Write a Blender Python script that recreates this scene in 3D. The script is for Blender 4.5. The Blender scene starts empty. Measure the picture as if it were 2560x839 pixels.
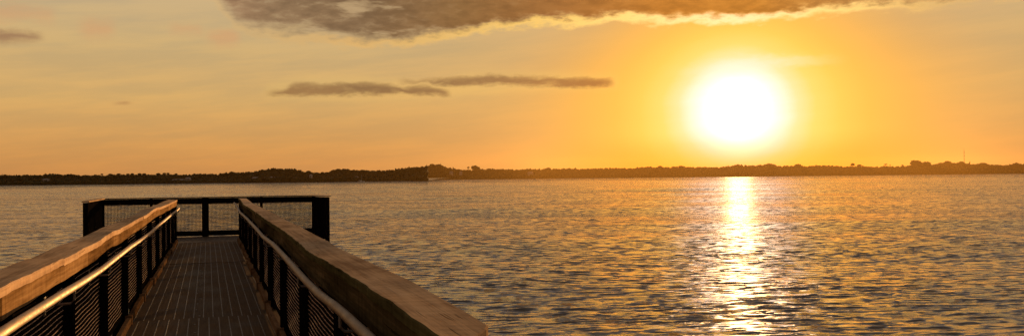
import bpy, math, random
import numpy as np
from mathutils import Matrix, Vector

random.seed(7)
rng = np.random.default_rng(11)
SC = bpy.context.scene
COL = SC.collection

# ------------------------------------------------------------------ camera
FPX = 2300.0
PW, PH = 2560.0, 839.0
EYE_W = 3.2                       # eye above the water
DECK = EYE_W - 1.526              # top of the walkway
YAW = math.atan(753.0 / FPX)      # camera looks this far right of the pier axis (+Y)
PITCH = math.atan(25.1 / FPX)
ROLL = 0.0105
fwd = np.array([math.sin(YAW) * math.cos(PITCH), math.cos(YAW) * math.cos(PITCH), math.sin(PITCH)])
r0 = np.array([math.cos(YAW), -math.sin(YAW), 0.0])
u0 = np.cross(r0, fwd)
rgt = r0 * math.cos(ROLL) - u0 * math.sin(ROLL)
upv = u0 * math.cos(ROLL) + r0 * math.sin(ROLL)
EYE = np.array([0.0, 0.0, EYE_W])
GF = np.array([math.sin(YAW), math.cos(YAW)])     # view axis on the ground
GR = np.array([math.cos(YAW), -math.sin(YAW)])

cam = bpy.data.cameras.new('camera')
cam.sensor_fit = 'HORIZONTAL'; cam.sensor_width = 36.0
cam.lens = FPX / PW * 36.0
cam.clip_start = 0.05; cam.clip_end = 20000
camo = bpy.data.objects.new('camera', cam); COL.objects.link(camo)
camo.matrix_world = Matrix(((rgt[0], upv[0], -fwd[0], EYE[0]), (rgt[1], upv[1], -fwd[1], EYE[1]),
                            (rgt[2], upv[2], -fwd[2], EYE[2]), (0, 0, 0, 1)))
SC.camera = camo

def ray(px, py):
    d = fwd + rgt * (px - PW / 2) / FPX - upv * (py - PH / 2) / FPX
    return d / np.linalg.norm(d)
def on_plane(px, py, p, n):
    d = ray(px, py); n = np.asarray(n, float)
    t = np.dot(np.asarray(p) - EYE, n) / np.dot(d, n)
    return EYE + d * t
def azel(px, py):
    d = ray(px, py)
    return math.degrees(math.atan2(d[0], d[1])), math.degrees(math.asin(d[2]))
def at_depth(px, py, dep):
    d = ray(px, py); t = dep / (d[0] * GF[0] + d[1] * GF[1])
    return EYE + d * t

# ------------------------------------------------------------------ object helpers
def tag(o, label=None, cat=None, group=None, kind=None):
    if label: o['label'] = label
    if cat: o['category'] = cat
    if group: o['group'] = group
    if kind: o['kind'] = kind
    return o
def empty(name, loc=(0, 0, 0), label=None, cat=None, group=None):
    o = bpy.data.objects.new(name, None); COL.objects.link(o); o.location = loc
    o.empty_display_size = 0.3
    return tag(o, label, cat, group)

class MB:
    """collects shapes, builds ONE mesh object"""
    def __init__(s): s.v = []; s.f = []; s.m = []
    def add(s, verts, faces, mi=0):
        b = len(s.v); s.v.extend([tuple(map(float, q)) for q in verts])
        s.f.extend([tuple(i + b for i in fc) for fc in faces]); s.m.extend([mi] * len(faces)); return s
    def box(s, x0, x1, y0, y1, z0, z1, mi=0):
        V = [(x0, y0, z0), (x1, y0, z0), (x1, y1, z0), (x0, y1, z0), (x0, y0, z1), (x1, y0, z1), (x1, y1, z1), (x0, y1, z1)]
        return s.add(V, [(3, 2, 1, 0), (4, 5, 6, 7), (0, 1, 5, 4), (1, 2, 6, 5), (2, 3, 7, 6), (3, 0, 4, 7)], mi)
    def bar(s, a, b, w, h, mi=0, up=(0, 0, 1)):
        a = np.array(a, float); b = np.array(b, float); d = b - a; L = np.linalg.norm(d); d = d / L
        sd = np.cross(d, np.array(up, float))
        if np.linalg.norm(sd) < 1e-4: sd = np.cross(d, np.array((1.0, 0, 0)))
        sd /= np.linalg.norm(sd); u = np.cross(sd, d)
        V = []
        for p in (a, b):
            for i, j in ((-1, -1), (1, -1), (1, 1), (-1, 1)): V.append(p + sd * i * w / 2 + u * j * h / 2)
        return s.add(V, [(0, 1, 2, 3)[::-1], (4, 5, 6, 7), (0, 1, 5, 4), (1, 2, 6, 5), (2, 3, 7, 6), (3, 0, 4, 7)][0:6], mi)
    def tube(s, pts, rad, n=10, mi=0, cap=True):
        pts = [np.array(p, float) for p in pts]
        if not hasattr(rad, '__len__'): rad = [rad] * len(pts)
        V = []; F = []
        for i, p in enumerate(pts):
            d = pts[min(i + 1, len(pts) - 1)] - pts[max(i - 1, 0)]; d /= np.linalg.norm(d)
            ref = np.array((0, 0, 1.0)) if abs(d[2]) < 0.9 else np.array((1.0, 0, 0))
            sd = np.cross(d, ref); sd /= np.linalg.norm(sd); u = np.cross(sd, d)
            for k in range(n):
                t = 2 * math.pi * k / n
                V.append(p + (sd * math.cos(t) + u * math.sin(t)) * rad[i])
        for i in range(len(pts) - 1):
            for k in range(n):
                k2 = (k + 1) % n
                F.append((i * n + k, (i + 1) * n + k, (i + 1) * n + k2, i * n + k2))
        if cap:
            F.append(tuple(range(n))); F.append(tuple(range((len(pts) - 1) * n, len(pts) * n))[::-1])
        return s.add(V, F, mi)
    def loft(s, secs, mi=0):
        """secs: list of closed cross-sections with the same number of points"""
        n = len(secs[0]); V = [p for q in secs for p in q]; F = []
        for i in range(len(secs) - 1):
            for k in range(n):
                k2 = (k + 1) % n
                F.append((i * n + k, i * n + k2, (i + 1) * n + k2, (i + 1) * n + k))
        F.append(tuple(range(n))[::-1]); F.append(tuple(range((len(secs) - 1) * n, len(secs) * n)))
        return s.add(V, F, mi)
    def build(s, name, mats, parent=None, smooth=False, loc=None):
        me = bpy.data.meshes.new(name); me.from_pydata(s.v, [], s.f)
        for m in (mats if isinstance(mats, (list, tuple)) else [mats]): me.materials.append(m)
        me.polygons.foreach_set('material_index', s.m)
        me.polygons.foreach_set('use_smooth', [smooth] * len(s.f))
        import bmesh
        bm = bmesh.new(); bm.from_mesh(me); bmesh.ops.recalc_face_normals(bm, faces=bm.faces); bm.to_mesh(me); bm.free()
        me.update()
        o = bpy.data.objects.new(name, me); COL.objects.link(o)
        if parent: o.parent = parent
        if loc is not None: o.location = loc
        return o

def raw_mesh(name, V, F, mat, smooth=False):
    """fast numpy mesh; F all the same size (n,k)"""
    me = bpy.data.meshes.new(name)
    V = np.asarray(V, np.float32); F = np.asarray(F, np.int32); k = F.shape[1]
    me.vertices.add(len(V)); me.vertices.foreach_set('co', V.ravel())
    me.loops.add(F.size); me.loops.foreach_set('vertex_index', F.ravel())
    me.polygons.add(len(F)); me.polygons.foreach_set('loop_start', np.arange(0, F.size, k, dtype=np.int32))
    me.polygons.foreach_set('use_smooth', np.full(len(F), smooth))
    me.materials.append(mat); me.update(calc_edges=True); me.validate()
    o = bpy.data.objects.new(name, me); COL.objects.link(o); return o

# ------------------------------------------------------------------ node helpers
class G:
    def __init__(s, tree): s.t = tree; s.n = tree.nodes; s.l = tree.links
    def node(s, typ, **kw):
        nd = s.n.new(typ)
        for k, v in kw.items(): setattr(nd, k, v)
        return nd
    def put(s, sock, v):
        if isinstance(v, E): s.l.new(v.s, sock)
        elif isinstance(v, bpy.types.NodeSocket): s.l.new(v, sock)
        else: sock.default_value = v
    def m(s, op, a, b=None, c=None, clamp=False):
        nd = s.node('ShaderNodeMath', operation=op, use_clamp=clamp)
        s.put(nd.inputs[0], a)
        if b is not None: s.put(nd.inputs[1], b)
        if c is not None: s.put(nd.inputs[2], c)
        return E(s, nd.outputs[0])
    def sstep(s, x, lo, hi, a=0.0, b=1.0):
        nd = s.node('ShaderNodeMapRange', interpolation_type='SMOOTHSTEP')
        s.put(nd.inputs['Value'], x); s.put(nd.inputs['From Min'], lo); s.put(nd.inputs['From Max'], hi)
        s.put(nd.inputs['To Min'], a); s.put(nd.inputs['To Max'], b)
        return E(s, nd.outputs[0])
    def ramp(s, x, stops, interp='LINEAR'):
        nd = s.node('ShaderNodeValToRGB'); cr = nd.color_ramp; cr.interpolation = interp
        while len(cr.elements) > 1: cr.elements.remove(cr.elements[-1])
        for i, (p, c) in enumerate(stops):
            e = cr.elements[0] if i == 0 else cr.elements.new(p)
            e.position = p; e.color = (*c, 1) if len(c) == 3 else c
        s.put(nd.inputs[0], x); return E(s, nd.outputs['Color'])
    def curve(s, x, pts):
        nd = s.node('ShaderNodeFloatCurve'); cv = nd.mapping.curves[0]
        nd.mapping.use_clip = False
        for i, (a, b) in enumerate(pts):
            if i < 2: cv.points[i].location = (a, b)
            else: cv.points.new(a, b)
        nd.mapping.update()
        nd.inputs['Factor'].default_value = 1.0
        s.put(nd.inputs['Value'], x); return E(s, nd.outputs[0])
    def mix(s, f, a, b, mode='MIX', clamp_factor=True):
        nd = s.node('ShaderNodeMix', data_type='RGBA', blend_type=mode); nd.clamp_factor = clamp_factor
        s.put(nd.inputs[0], f); s.putc(nd.inputs[6], a); s.putc(nd.inputs[7], b)
        return E(s, nd.outputs[2])
    def putc(s, sock, v):
        if isinstance(v, tuple): sock.default_value = (*v, 1)
        else: s.put(sock, v)
    def xyz(s, x, y, z=0.0):
        nd = s.node('ShaderNodeCombineXYZ')
        for i, q in enumerate((x, y, z)): s.put(nd.inputs[i], q)
        return E(s, nd.outputs[0])
    def noise(s, vec, scale=1.0, detail=3.0, rough=0.5, out='Fac', dist=0.0):
        nd = s.node('ShaderNodeTexNoise'); s.put(nd.inputs['Vector'], vec)
        nd.inputs['Scale'].default_value = scale; nd.inputs['Detail'].default_value = detail
        nd.inputs['Roughness'].default_value = rough; nd.inputs['Distortion'].default_value = dist
        return E(s, nd.outputs[out])
class E:
    def __init__(s, g, sock): s.g = g; s.s = sock
    def __add__(a, b): return a.g.m('ADD', a, b)
    __radd__ = __add__
    def __sub__(a, b): return a.g.m('SUBTRACT', a, b)
    def __rsub__(a, b): return a.g.m('SUBTRACT', b, a)
    def __mul__(a, b): return a.g.m('MULTIPLY', a, b)
    __rmul__ = __mul__
    def __truediv__(a, b): return a.g.m('DIVIDE', a, b)

def lin(r, g=None, b=None):
    f = lambda c: (c / 255 / 12.92) if c / 255 <= 0.04045 else ((c / 255 + 0.055) / 1.055) ** 2.4
    return (f(r), f(g), f(b))

def new_mat(name):
    m = bpy.data.materials.new(name); m.use_nodes = True
    g = G(m.node_tree); bs = g.n['Principled BSDF']; return m, g, bs
def tex_pos(g, kind='Object'):
    tc = g.node('ShaderNodeTexCoord'); return E(g, tc.outputs[kind])
def mapping(g, vec, scale, loc=(0, 0, 0)):
    nd = g.node('ShaderNodeMapping'); g.put(nd.inputs['Vector'], vec)
    nd.inputs['Scale'].default_value = scale; nd.inputs['Location'].default_value = loc
    return E(g, nd.outputs[0])
def bump(g, bs, h, strength, distance):
    nd = g.node('ShaderNodeBump'); nd.inputs['Strength'].default_value = strength; nd.inputs['Distance'].default_value = distance
    g.put(nd.inputs['Height'], h); g.l.new(nd.outputs[0], bs.inputs['Normal'])

# ------------------------------------------------------------------ materials
def wood_mat(name, dark, mid, light, rough=0.7):
    m, g, bs = new_mat(name); p = tex_pos(g)
    grain = g.noise(mapping(g, p, (38, 1.1, 38)), 1.0, 5, 0.65, dist=0.4)
    blot = g.noise(mapping(g, p, (4.0, 1.5, 6.0)), 1.0, 4, 0.6)
    cross = g.noise(mapping(g, p, (3.0, 22.0, 3.0)), 1.0, 3, 0.6)
    geo = g.node('ShaderNodeObjectInfo'); rnd = E(g, geo.outputs['Random'])
    t = grain * 0.5 + blot * 0.5 + (cross - 0.5) * 0.22 + (rnd - 0.5) * 0.16
    c = g.ramp(t, [(0.30, dark), (0.5, mid), (0.70, light)])
    crack = g.sstep(g.noise(mapping(g, p, (70, 1.6, 70), (3, 1, 2)), 1.0, 2, 0.5), 0.67, 0.72)
    c = g.mix(crack * 0.6, c, tuple(q * 0.25 for q in dark))
    g.put(bs.inputs['Base Color'], c); bs.inputs['Roughness'].default_value = rough
    bs.inputs['Specular IOR Level'].default_value = 0.0
    bump(g, bs, grain * 0.6 + blot * 0.5 - crack * 0.8, 0.5, 0.006)
    return m
M_CAP = wood_mat('weathered_cap_timber', (0.30, 0.188, 0.105), (0.59, 0.395, 0.225), (0.73, 0.53, 0.33))
M_FASCIA = wood_mat('sunlit_fascia_timber', (0.07, 0.036, 0.014), (0.27, 0.15, 0.06), (0.52, 0.31, 0.14))  # left fascia: brighter copy, sunlight put into the colour
M_FASCIA_DARK = wood_mat('shaded_fascia_timber', (0.03, 0.02, 0.008), (0.10, 0.07, 0.030), (0.24, 0.16, 0.075))  # right fascia: darker copy, shade painted in; also the end fence cap
M_EDGE_LIT = wood_mat('sunlit_edge_timber', (0.46, 0.28, 0.16), (0.80, 0.53, 0.31), (0.88, 0.63, 0.39))  # left cap's inner edge: lighter copy of the cap timber, sunlight painted in
M_EDGE_SHADE = wood_mat('shaded_green_edge_timber', (0.05, 0.04, 0.014), (0.14, 0.115, 0.045), (0.26, 0.20, 0.09))  # right cap's inner edge: dark greenish copy, its shade painted in
M_TOE = wood_mat('toe_board_timber', (0.06, 0.03, 0.015), (0.20, 0.11, 0.05), (0.32, 0.19, 0.10))
M_PILE = wood_mat('pile_timber', (0.03, 0.022, 0.016), (0.07, 0.05, 0.035), (0.12, 0.09, 0.06))

def metal_mat(name, col, rough, metallic=1.0, var=0.25, scale=(14, 14, 14), spec=0.3):
    m, g, bs = new_mat(name); p = tex_pos(g); bs.inputs['Specular IOR Level'].default_value = spec
    n = g.noise(mapping(g, p, scale), 1.0, 4, 0.6)
    c = g.mix(g.sstep(n, 0.35, 0.7), tuple(q * (1 - var) for q in col), col)
    g.put(bs.inputs['Base Color'], c); bs.inputs['Metallic'].default_value = metallic
    g.put(bs.inputs['Roughness'], g.sstep(n, 0.3, 0.7, rough * 0.85, min(1, rough * 1.2)))
    return m
M_STEEL = metal_mat('black_painted_steel', (0.010, 0.008, 0.007), 0.85, 0.0, 0.4, spec=0.0)
M_BRKT = metal_mat('galvanised_bracket', (0.30, 0.27, 0.24), 0.5, 1.0)
M_RAIL = metal_mat('brushed_handrail_steel', (0.36, 0.26, 0.17), 0.62, 1.0, 0.22, (30, 9, 30))
M_WIRE = metal_mat('sunlit_galvanised_wire', (0.80, 0.52, 0.34), 0.6, 0.0, 0.6, spec=0.05)  # lengthwise wires: the sun's orange is part of the base colour
M_UPR = metal_mat('shaded_mesh_upright', (0.02, 0.015, 0.012), 0.8, 0.0, 0.3, spec=0.0)  # uprights share the wires' coat; this darker copy paints their shade
M_FENCEWIRE = metal_mat('dark_mesh_wire', (0.02, 0.015, 0.012), 0.8, 0.0, 0.3, spec=0.0)

m, g, bs = new_mat('dark_deck_board'); p = tex_pos(g)
gr = g.noise(mapping(g, p, (55, 2.2, 10)), 1.0, 4, 0.6); bl = g.noise(mapping(g, p, (2.2, 1.2, 1)), 1.0, 4, 0.62)
sc = g.noise(mapping(g, p, (3, 26, 1)), 1.0, 3, 0.6)
rn = E(g, g.node('ShaderNodeObjectInfo').outputs['Random'])
c = g.ramp(gr * 0.4 + bl * 0.45 + sc * 0.15 + (rn - 0.5) * 0.12, [(0.3, (0.038, 0.022, 0.010)), (0.5, (0.105, 0.063, 0.031)), (0.72, (0.19, 0.118, 0.060))])
g.put(bs.inputs['Base Color'], c); g.put(bs.inputs['Roughness'], g.sstep(bl, 0.3, 0.7, 0.55, 0.85))
bs.inputs['Specular IOR Level'].default_value = 0.03
bump(g, bs, gr + sc * 0.4, 0.4, 0.003); M_DECK = m
m, g, bs = new_mat('pale_deck_inlay'); p = tex_pos(g)
n = g.noise(mapping(g, p, (6, 9, 1)), 1.0, 4, 0.7)
g.put(bs.inputs['Base Color'], g.ramp(n, [(0.35, (0.05, 0.04, 0.03)), (0.6, (0.215, 0.16, 0.11))])); bs.inputs['Roughness'].default_value = 0.6; M_INLAY = m

def foliage_mat(name, a, b):
    m, g, bs = new_mat(name); p = tex_pos(g, 'Object')
    n = g.noise(p, 0.35, 4, 0.7)
    g.put(bs.inputs['Base Color'], g.ramp(n, [(0.3, a), (0.7, b)])); bs.inputs['Roughness'].default_value = 0.8
    bs.inputs['Specular IOR Level'].default_value = 0.15
    return m
M_LEAF = foliage_mat('dark_foliage', (0.018, 0.022, 0.008), (0.055, 0.058, 0.022))
M_LEAF2 = foliage_mat('olive_foliage', (0.022, 0.024, 0.009), (0.065, 0.062, 0.025))
M_BARK = metal_mat('bark', (0.07, 0.05, 0.035), 0.9, 0.0, 0.4, (3, 3, 3))
M_LAND = metal_mat('shore_earth', (0.075, 0.062, 0.04), 0.95, 0.0, 0.5, (0.08, 0.08, 0.3))
M_PALE = metal_mat('pale_render_wall', (0.45, 0.40, 0.34), 0.8, 0.0, 0.12, (0.5, 0.5, 0.5))
M_ROOF = metal_mat('grey_roof', (0.34, 0.29, 0.25), 0.7, 0.0, 0.2, (0.6, 0.6, 0.6))
M_GLASS = metal_mat('dark_window_glass', (0.03, 0.03, 0.032), 0.15, 0.0, 0.1)
M_HULL = metal_mat('white_boat_paint', (0.75, 0.72, 0.66), 0.35, 0.0, 0.06, (2, 2, 2))
M_MAST = metal_mat('dull_mast_steel', (0.10, 0.08, 0.07), 0.7, 0.0, 0.2, (1, 1, 1))

# water: the small ripples that the mesh cannot carry tilt the normal
m, g, bs = new_mat('bay_water')
geo = g.node('ShaderNodeNewGeometry'); P = E(g, geo.outputs['Position']); N = E(g, geo.outputs['Normal'])
rot = g.node('ShaderNodeMapping'); g.put(rot.inputs['Vector'], P)
WAVE_DIR = YAW + math.radians(-4)
rot.inputs['Rotation'].default_value = (0, 0, WAVE_DIR)
Pr = E(g, rot.outputs[0])                           # local y = across the crests
def slopes(sx, sy, loc, det):
    return g.noise(mapping(g, Pr, (sx, sy, 1), loc), 1.0, det, 0.6, out='Color')
def vsc(v, k):
    nd = g.node('ShaderNodeVectorMath', operation='SCALE'); g.put(nd.inputs[0], v)
    g.put(nd.inputs['Scale'], k); return E(g, nd.outputs[0])
def vad(a, b):
    nd = g.node('ShaderNodeVectorMath', operation='ADD'); g.put(nd.inputs[0], a); g.put(nd.inputs[1], b); return E(g, nd.outputs[0])
n1 = vad(slopes(1.7, 5.6, (0, 0, 0), 3), (-0.5, -0.5, -0.5))
n2 = vad(slopes(0.30, 1.0, (9, 3, 5), 2), (-0.5, -0.5, -0.5))
patch = g.sstep(g.noise(mapping(g, Pr, (0.05, 0.22, 1)), 1.0, 4, 0.6), 0.3, 0.7, 0.6, 1.3)
sl = vad(vsc(n1, 3.8 * patch), vsc(n2, 0.5))
# flatten the third channel, weaken the slopes along the crests
mul = g.node('ShaderNodeVectorMath', operation='MULTIPLY'); g.put(mul.inputs[0], sl); mul.inputs[1].default_value = (0.52, 1.0, 0.0)
rb = g.node('ShaderNodeVectorRotate', rotation_type='Z_AXIS'); g.put(rb.inputs['Vector'], E(g, mul.outputs[0])); rb.inputs['Angle'].default_value = -WAVE_DIR
nn = g.node('ShaderNodeVectorMath', operation='NORMALIZE'); g.put(nn.inputs[0], vad(N, E(g, rb.outputs[0])))
g.l.new(nn.outputs[0], bs.inputs['Normal'])
bs.inputs['Base Color'].default_value = (0.150, 0.126, 0.104, 1)
bs.inputs['Roughness'].default_value = 0.07; bs.inputs['IOR'].default_value = 1.33
M_WATER = m

# ------------------------------------------------------------------ sky
SUN_PX = (1845, 276)
sd = ray(*SUN_PX); SUN_AZ, SUN_EL = azel(*SUN_PX)
w = bpy.data.worlds.new('World'); SC.world = w; w.use_nodes = True; w.cycles.sampling_method = 'NONE'
g = G(w.node_tree); bg = g.n['Background']
tc = g.node('ShaderNodeTexCoord'); D = E(g, tc.outputs['Generated'])
sep = g.node('ShaderNodeSeparateXYZ'); g.put(sep.inputs[0], D)
dx, dy, dz = (E(g, sep.outputs[i]) for i in range(3))
AZ = g.m('ARCTAN2', dx, dy) * (180 / math.pi)
EL = g.m('ARCSINE', dz) * (180 / math.pi)
dot = g.node('ShaderNodeVectorMath', operation='DOT_PRODUCT'); g.put(dot.inputs[0], D); dot.inputs[1].default_value = tuple(sd)
ANG = g.m('ARCCOSINE', g.m('MINIMUM', E(g, dot.outputs['Value']), 0.9999999)) * (180 / math.pi)
sky = g.node('ShaderNodeTexSky', sky_type='NISHITA'); sky.sun_disc = False
sky.sun_elevation = math.radians(SUN_EL); sky.sun_rotation = math.radians(SUN_AZ)
sky.air_density = 1.5; sky.dust_density = 3.0; sky.ozone_density = 1.0
NI = E(g, sky.outputs[0])
# clear evening air, by elevation, far from the sun
base = g.ramp(g.m('DIVIDE', EL, 40.0, clamp=True), [
    (0.0, lin(196, 136, 78)), (0.05, lin(203, 150, 88)), (0.12, lin(205, 166, 106)), (0.2, lin(196, 168, 120)),
    (0.29, lin(189, 168, 134)), (0.42, lin(172, 162, 152)), (0.65, lin(156, 153, 156)), (1.0, lin(124, 126, 134))])
nis = g.mix(1.0, NI, (0.055, 0.055, 0.055), 'MULTIPLY')
base = g.mix(g.sstep(EL, 18, 60, 0.0, 0.6), base, nis)
# the sky behind the viewer, away from the sunset, is dim and blue-grey
base = g.mix(g.sstep(ANG, 55, 125, 0.0, 0.9), base, (0.090, 0.082, 0.085))
# faint high streaks
skew = g.xyz(AZ * 0.09 + EL * 0.05, EL * 0.75 - AZ * 0.07)
st = g.noise(skew, 1.0, 5, 0.6)
base = g.mix(g.sstep(st, 0.35, 0.66, 0.0, 0.6), base, g.mix(1.0, base, (1.28, 1.18, 0.98), 'MULTIPLY'))
# glow around the sun
AG = g.m('MULTIPLY', ANG, g.sstep(EL, SUN_EL + 0.5, SUN_EL + 7, 1.28, 1.6)) + (st - 0.5) * 0.9
# overexposed near the sun: red well above one
def hdr(r, gg, b, k): q = lin(r, gg, b); return (q[0] * k, q[1], q[2])
gl = g.ramp(g.m('DIVIDE', AG, 32.0, clamp=True), [
    (0.0, (2.3, 1.9, 1.2)), (2.7 / 32, (1.8, 1.35, 1.0)), (3.7 / 32, (1.45, 0.97, 0.68)), (4.5 / 32, (1.36, .84, .38)), (5.8 / 32, (1.34, .73, .17)),
    (7.5 / 32, (1.30, .64, .105)), (9.5 / 32, (1.22, .56, .080)), (12.5 / 32, hdr(249, 186, 78, 1.08)), (16 / 32, hdr(236, 176, 88, 1.02)), (21 / 32, lin(222, 170, 97)), (1.0, lin(205, 162, 100))])
gw = g.ramp(g.m('DIVIDE', AG, 32.0, clamp=True), [(0, (1, 1, 1)), (7 / 32, (1, 1, 1)), (13 / 32, (.66, .66, .66)), (20 / 32, (.26, .26, .26)), (1.0, (0, 0, 0))])
low = g.mix(g.sstep(EL, 0.2, 2.9, 0.9, 0.0), gl, g.mix(1.0, gl, g.mix(g.sstep(ANG, 6, 13), (1.0, 0.52, 0.18), (1.0, 0.86, 0.62)), 'MULTIPLY'))
sk = g.mix(gw, base, low)
core = g.sstep(ANG, 0.2, 2.2, 1.0, 0.0)
core_c = g.mix(1.0, g.mix(core, (0, 0, 0), (1, 1, 1)), (2.2, 1.9, 1.4), 'MULTIPLY')

A0, A1 = -20.0, 60.0
AN = g.m('DIVIDE', AZ - A0, A1 - A0, clamp=True)
def an(px, py): return (azel(px, py)[0] - A0) / (A1 - A0)
cl1 = g.noise(g.xyz(AZ * 0.8, EL * 2.0), 1.0, 5, 0.58) - 0.5
cl3 = g.noise(g.xyz(AZ * 1.9, EL * 5.0), 1.0, 5, 0.6) - 0.5
cl2 = g.noise(g.xyz(AZ * 0.16 + 4.0, EL * 0.5), 1.0, 4, 0.6) - 0.5
# wispy bright cirrus across the sun
def band(pts, soft_u, soft_d, amp, taper=0.012):
    """pts: (px, y_top, y_bottom): mask of a flat cloud between the two outlines"""
    up = []; dn = []
    for px, a, b in pts:
        x = an(px, (a + b) / 2); up.append((x, azel(px, a)[1] / 20)); dn.append((x, azel(px, b)[1] / 20))
    U = g.curve(AN, up) * 20; L = g.curve(AN, dn) * 20
    e = EL + (cl1 * 0.75 + cl3 * 0.3) * amp
    ext = g.m('MULTIPLY', g.sstep(AN, up[0][0], up[0][0] + taper), g.sstep(AN, up[-1][0] - taper * 0.7, up[-1][0], 1, 0))
    return g.m('MULTIPLY', g.m('MULTIPLY', g.sstep(U - e, -soft_u, soft_u), g.sstep(e - L, -soft_d, soft_d)), ext)
wis = band([(1640, 182, 188), (1750, 164, 188), (1850, 148, 185), (1950, 146, 165), (2140, 150, 156)], 0.45, 0.35, 1.2, 0.075)
sk = g.mix(wis * 0.5, sk, lin(255, 246, 215))
# long thin grey-brown streak clouds
rim = band([(640, 226, 242), (760, 196, 246), (900, 196, 246), (1060, 204, 244), (1180, 186, 238), (1300, 182, 230), (1450, 184, 226), (1560, 200, 216)], 0.45, 0.45, 0.5)
sk = g.mix(rim * 0.28, sk, g.mix(AN * 1.3, lin(228, 186, 116), lin(255, 212, 106)))
s1 = band([(655, 231, 238), (715, 222, 238), (745, 208, 238), (800, 212, 238), (860, 208, 238), (960, 211, 236), (1010, 217, 235), (1060, 216, 237), (1135, 232, 238)], 0.22, 0.20, 0.85)
s2 = band([(985, 202, 206), (1080, 200, 208), (1130, 196, 214), (1180, 193, 214), (1240, 188, 212), (1300, 192, 213), (1360, 195, 216), (1430, 195, 218), (1500, 196, 217), (1545, 204, 212)], 0.2, 0.2, 0.85)
dk = g.mix(g.sstep(cl2, -0.2, 0.2), lin(138, 106, 70), lin(158, 120, 76))
frag = g.sstep(cl1, -0.22, 0.05, 0.72, 0.96)
sk = g.mix(g.m('MULTIPLY', g.m('MAXIMUM', s1, s2), frag), sk, g.mix(g.sstep(AN, 0.45, 0.62), dk, lin(190, 122, 55)))
# little clouds on the left
p1 = band([(-60, 76, 106), (20, 76, 104), (60, 80, 101), (120, 90, 100)], 0.25, 0.35, 0.7)
sk = g.mix(p1 * 0.8, sk, lin(150, 112, 84))
p2 = g.m('MAXIMUM', band([(180, 64, 84), (230, 54, 92), (300, 62, 82)], 0.5, 0.5, 1.0), band([(410, 66, 86), (450, 64, 80), (520, 80, 90)], 0.4, 0.4, 1.0))
p2 = g.m('MAXIMUM', p2, band([(500, 84, 100), (560, 76, 112), (612, 92, 106)], 0.3, 0.4, 1.0))
p2 = g.m('MAXIMUM', p2, band([(-60, 14, 50), (40, 18, 46), (150, 30, 50)], 0.5, 0.5, 1.2))
sk = g.mix(p2 * 0.6, sk, lin(212, 160, 112))
p3 = band([(270, 256, 262), (300, 254, 262), (340, 257, 261)], 0.08, 0.1, 0.2)
sk = g.mix(p3 * 0.6, sk, lin(176, 130, 84))
# the big bank along the top: its lower edge against azimuth
edge = [(-200, -60), (380, -50), (505, -30), (545, 8), (575, 45), (605, 74), (680, 88), (720, 92), (800, 96), (860, 106), (930, 108), (1020, 104), (1060, 92), (1150, 84), (1220, 66), (1330, 54), (1480, 52), (1560, 38), (1640, 47), (1800, 47), (1880, 42), (1950, 34), (2040, 26), (2200, 14), (2400, 0), (2480, -12), (2700, -30)]
EB = g.curve(AN, [(an(a, b), azel(a, b)[1] / 20) for a, b in edge]) * 20
h = EL - EB + cl1 * 1.3 + cl2 * 0.9                   # degrees above the bank's lower edge
rimw = g.curve(AN, [(0, 0), (an(560, 60), 0.15), (an(900, 100), 0.5), (an(1300, 50), 0.8), (an(1500, 50), 0.9), (an(1850, 45), 1.0), (an(2050, 30), 0.95), (an(2250, 15), 0.6), (an(2420, 0), 0.35), (1, 0)])
rg = g.m('MULTIPLY', g.m('MULTIPLY', g.sstep(h, -0.55, -0.02), g.sstep(h, 0.0, 0.45, 1, 0)), rimw)
sk = g.mix(rg * 0.95, sk, g.ramp(AN, [(0.35, lin(232, 178, 98)), (an(1350, 50), (1.05, .66, .15)), (an(1560, 40), (1.25, .82, .24)), (an(1850, 40), (1.45, .96, .46)), (an(2060, 30), (1.25, .82, .26)), (an(2400, 0), lin(236, 190, 104))]))
body = g.m('MULTIPLY', g.sstep(h, -0.15, g.sstep(AN, an(700, 50), an(1300, 50), 1.1, 0.5)), g.sstep(cl1 + cl3 * 0.5, -0.30, 0.0, g.sstep(AN, an(700, 50), an(1250, 50), 0.62, 0.92), 1.0))
cc = g.ramp(AN, [(an(560, 40), lin(166, 130, 96)), (an(680, 60), lin(148, 118, 86)), (an(900, 60), lin(132, 104, 74)), (an(1150, 40), lin(140, 102, 60)), (an(1400, 30), lin(158, 104, 52)), (an(1650, 20), lin(196, 124, 48)), (an(1900, 20), lin(202, 130, 50)), (an(2200, 5), lin(176, 128, 72))])
cc = g.mix(g.sstep(cl1 + cl2 * 0.6, -0.12, 0.22, 0.0, 0.8), cc, g.mix(1.0, cc, (0.66, 0.65, 0.66), 'MULTIPLY'))
gapn = g.noise(g.xyz(AZ * 0.28 + 9, EL * 1.3), 1.0, 4, 0.55)
gaps = g.m('MULTIPLY', g.m('MULTIPLY', g.sstep(gapn, 0.53, 0.66), g.sstep(AN, an(660, 60), an(760, 60))), g.sstep(AN, an(980, 60), an(1100, 60), 1, 0))
cc = g.mix(gaps * 0.6, cc, lin(208, 176, 130))
topfade = g.sstep(EL, 12.5, 18, 1.0, 0.12)
sk = g.mix(g.m('MULTIPLY', body, topfade) * 0.96, sk, cc)
add = g.mix(1.0, sk, core_c, 'ADD')
below = g.mix(g.sstep(EL, -2.0, 0.0), (0.10, 0.07, 0.045), add)
g.l.new(below.s, bg.inputs['Color']); bg.inputs['Strength'].default_value = 1.0

sl_ = bpy.data.lights.new('sun', 'SUN'); sl_.energy = 5.0; sl_.angle = math.radians(0.5); sl_.color = (1.0, 0.53, 0.19)
so = bpy.data.objects.new('sun', sl_); COL.objects.link(so)
so.rotation_euler = Vector(tuple(-sd)).to_track_quat('-Z', 'Y').to_euler(); so.location = (0, 0, 60)

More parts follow.
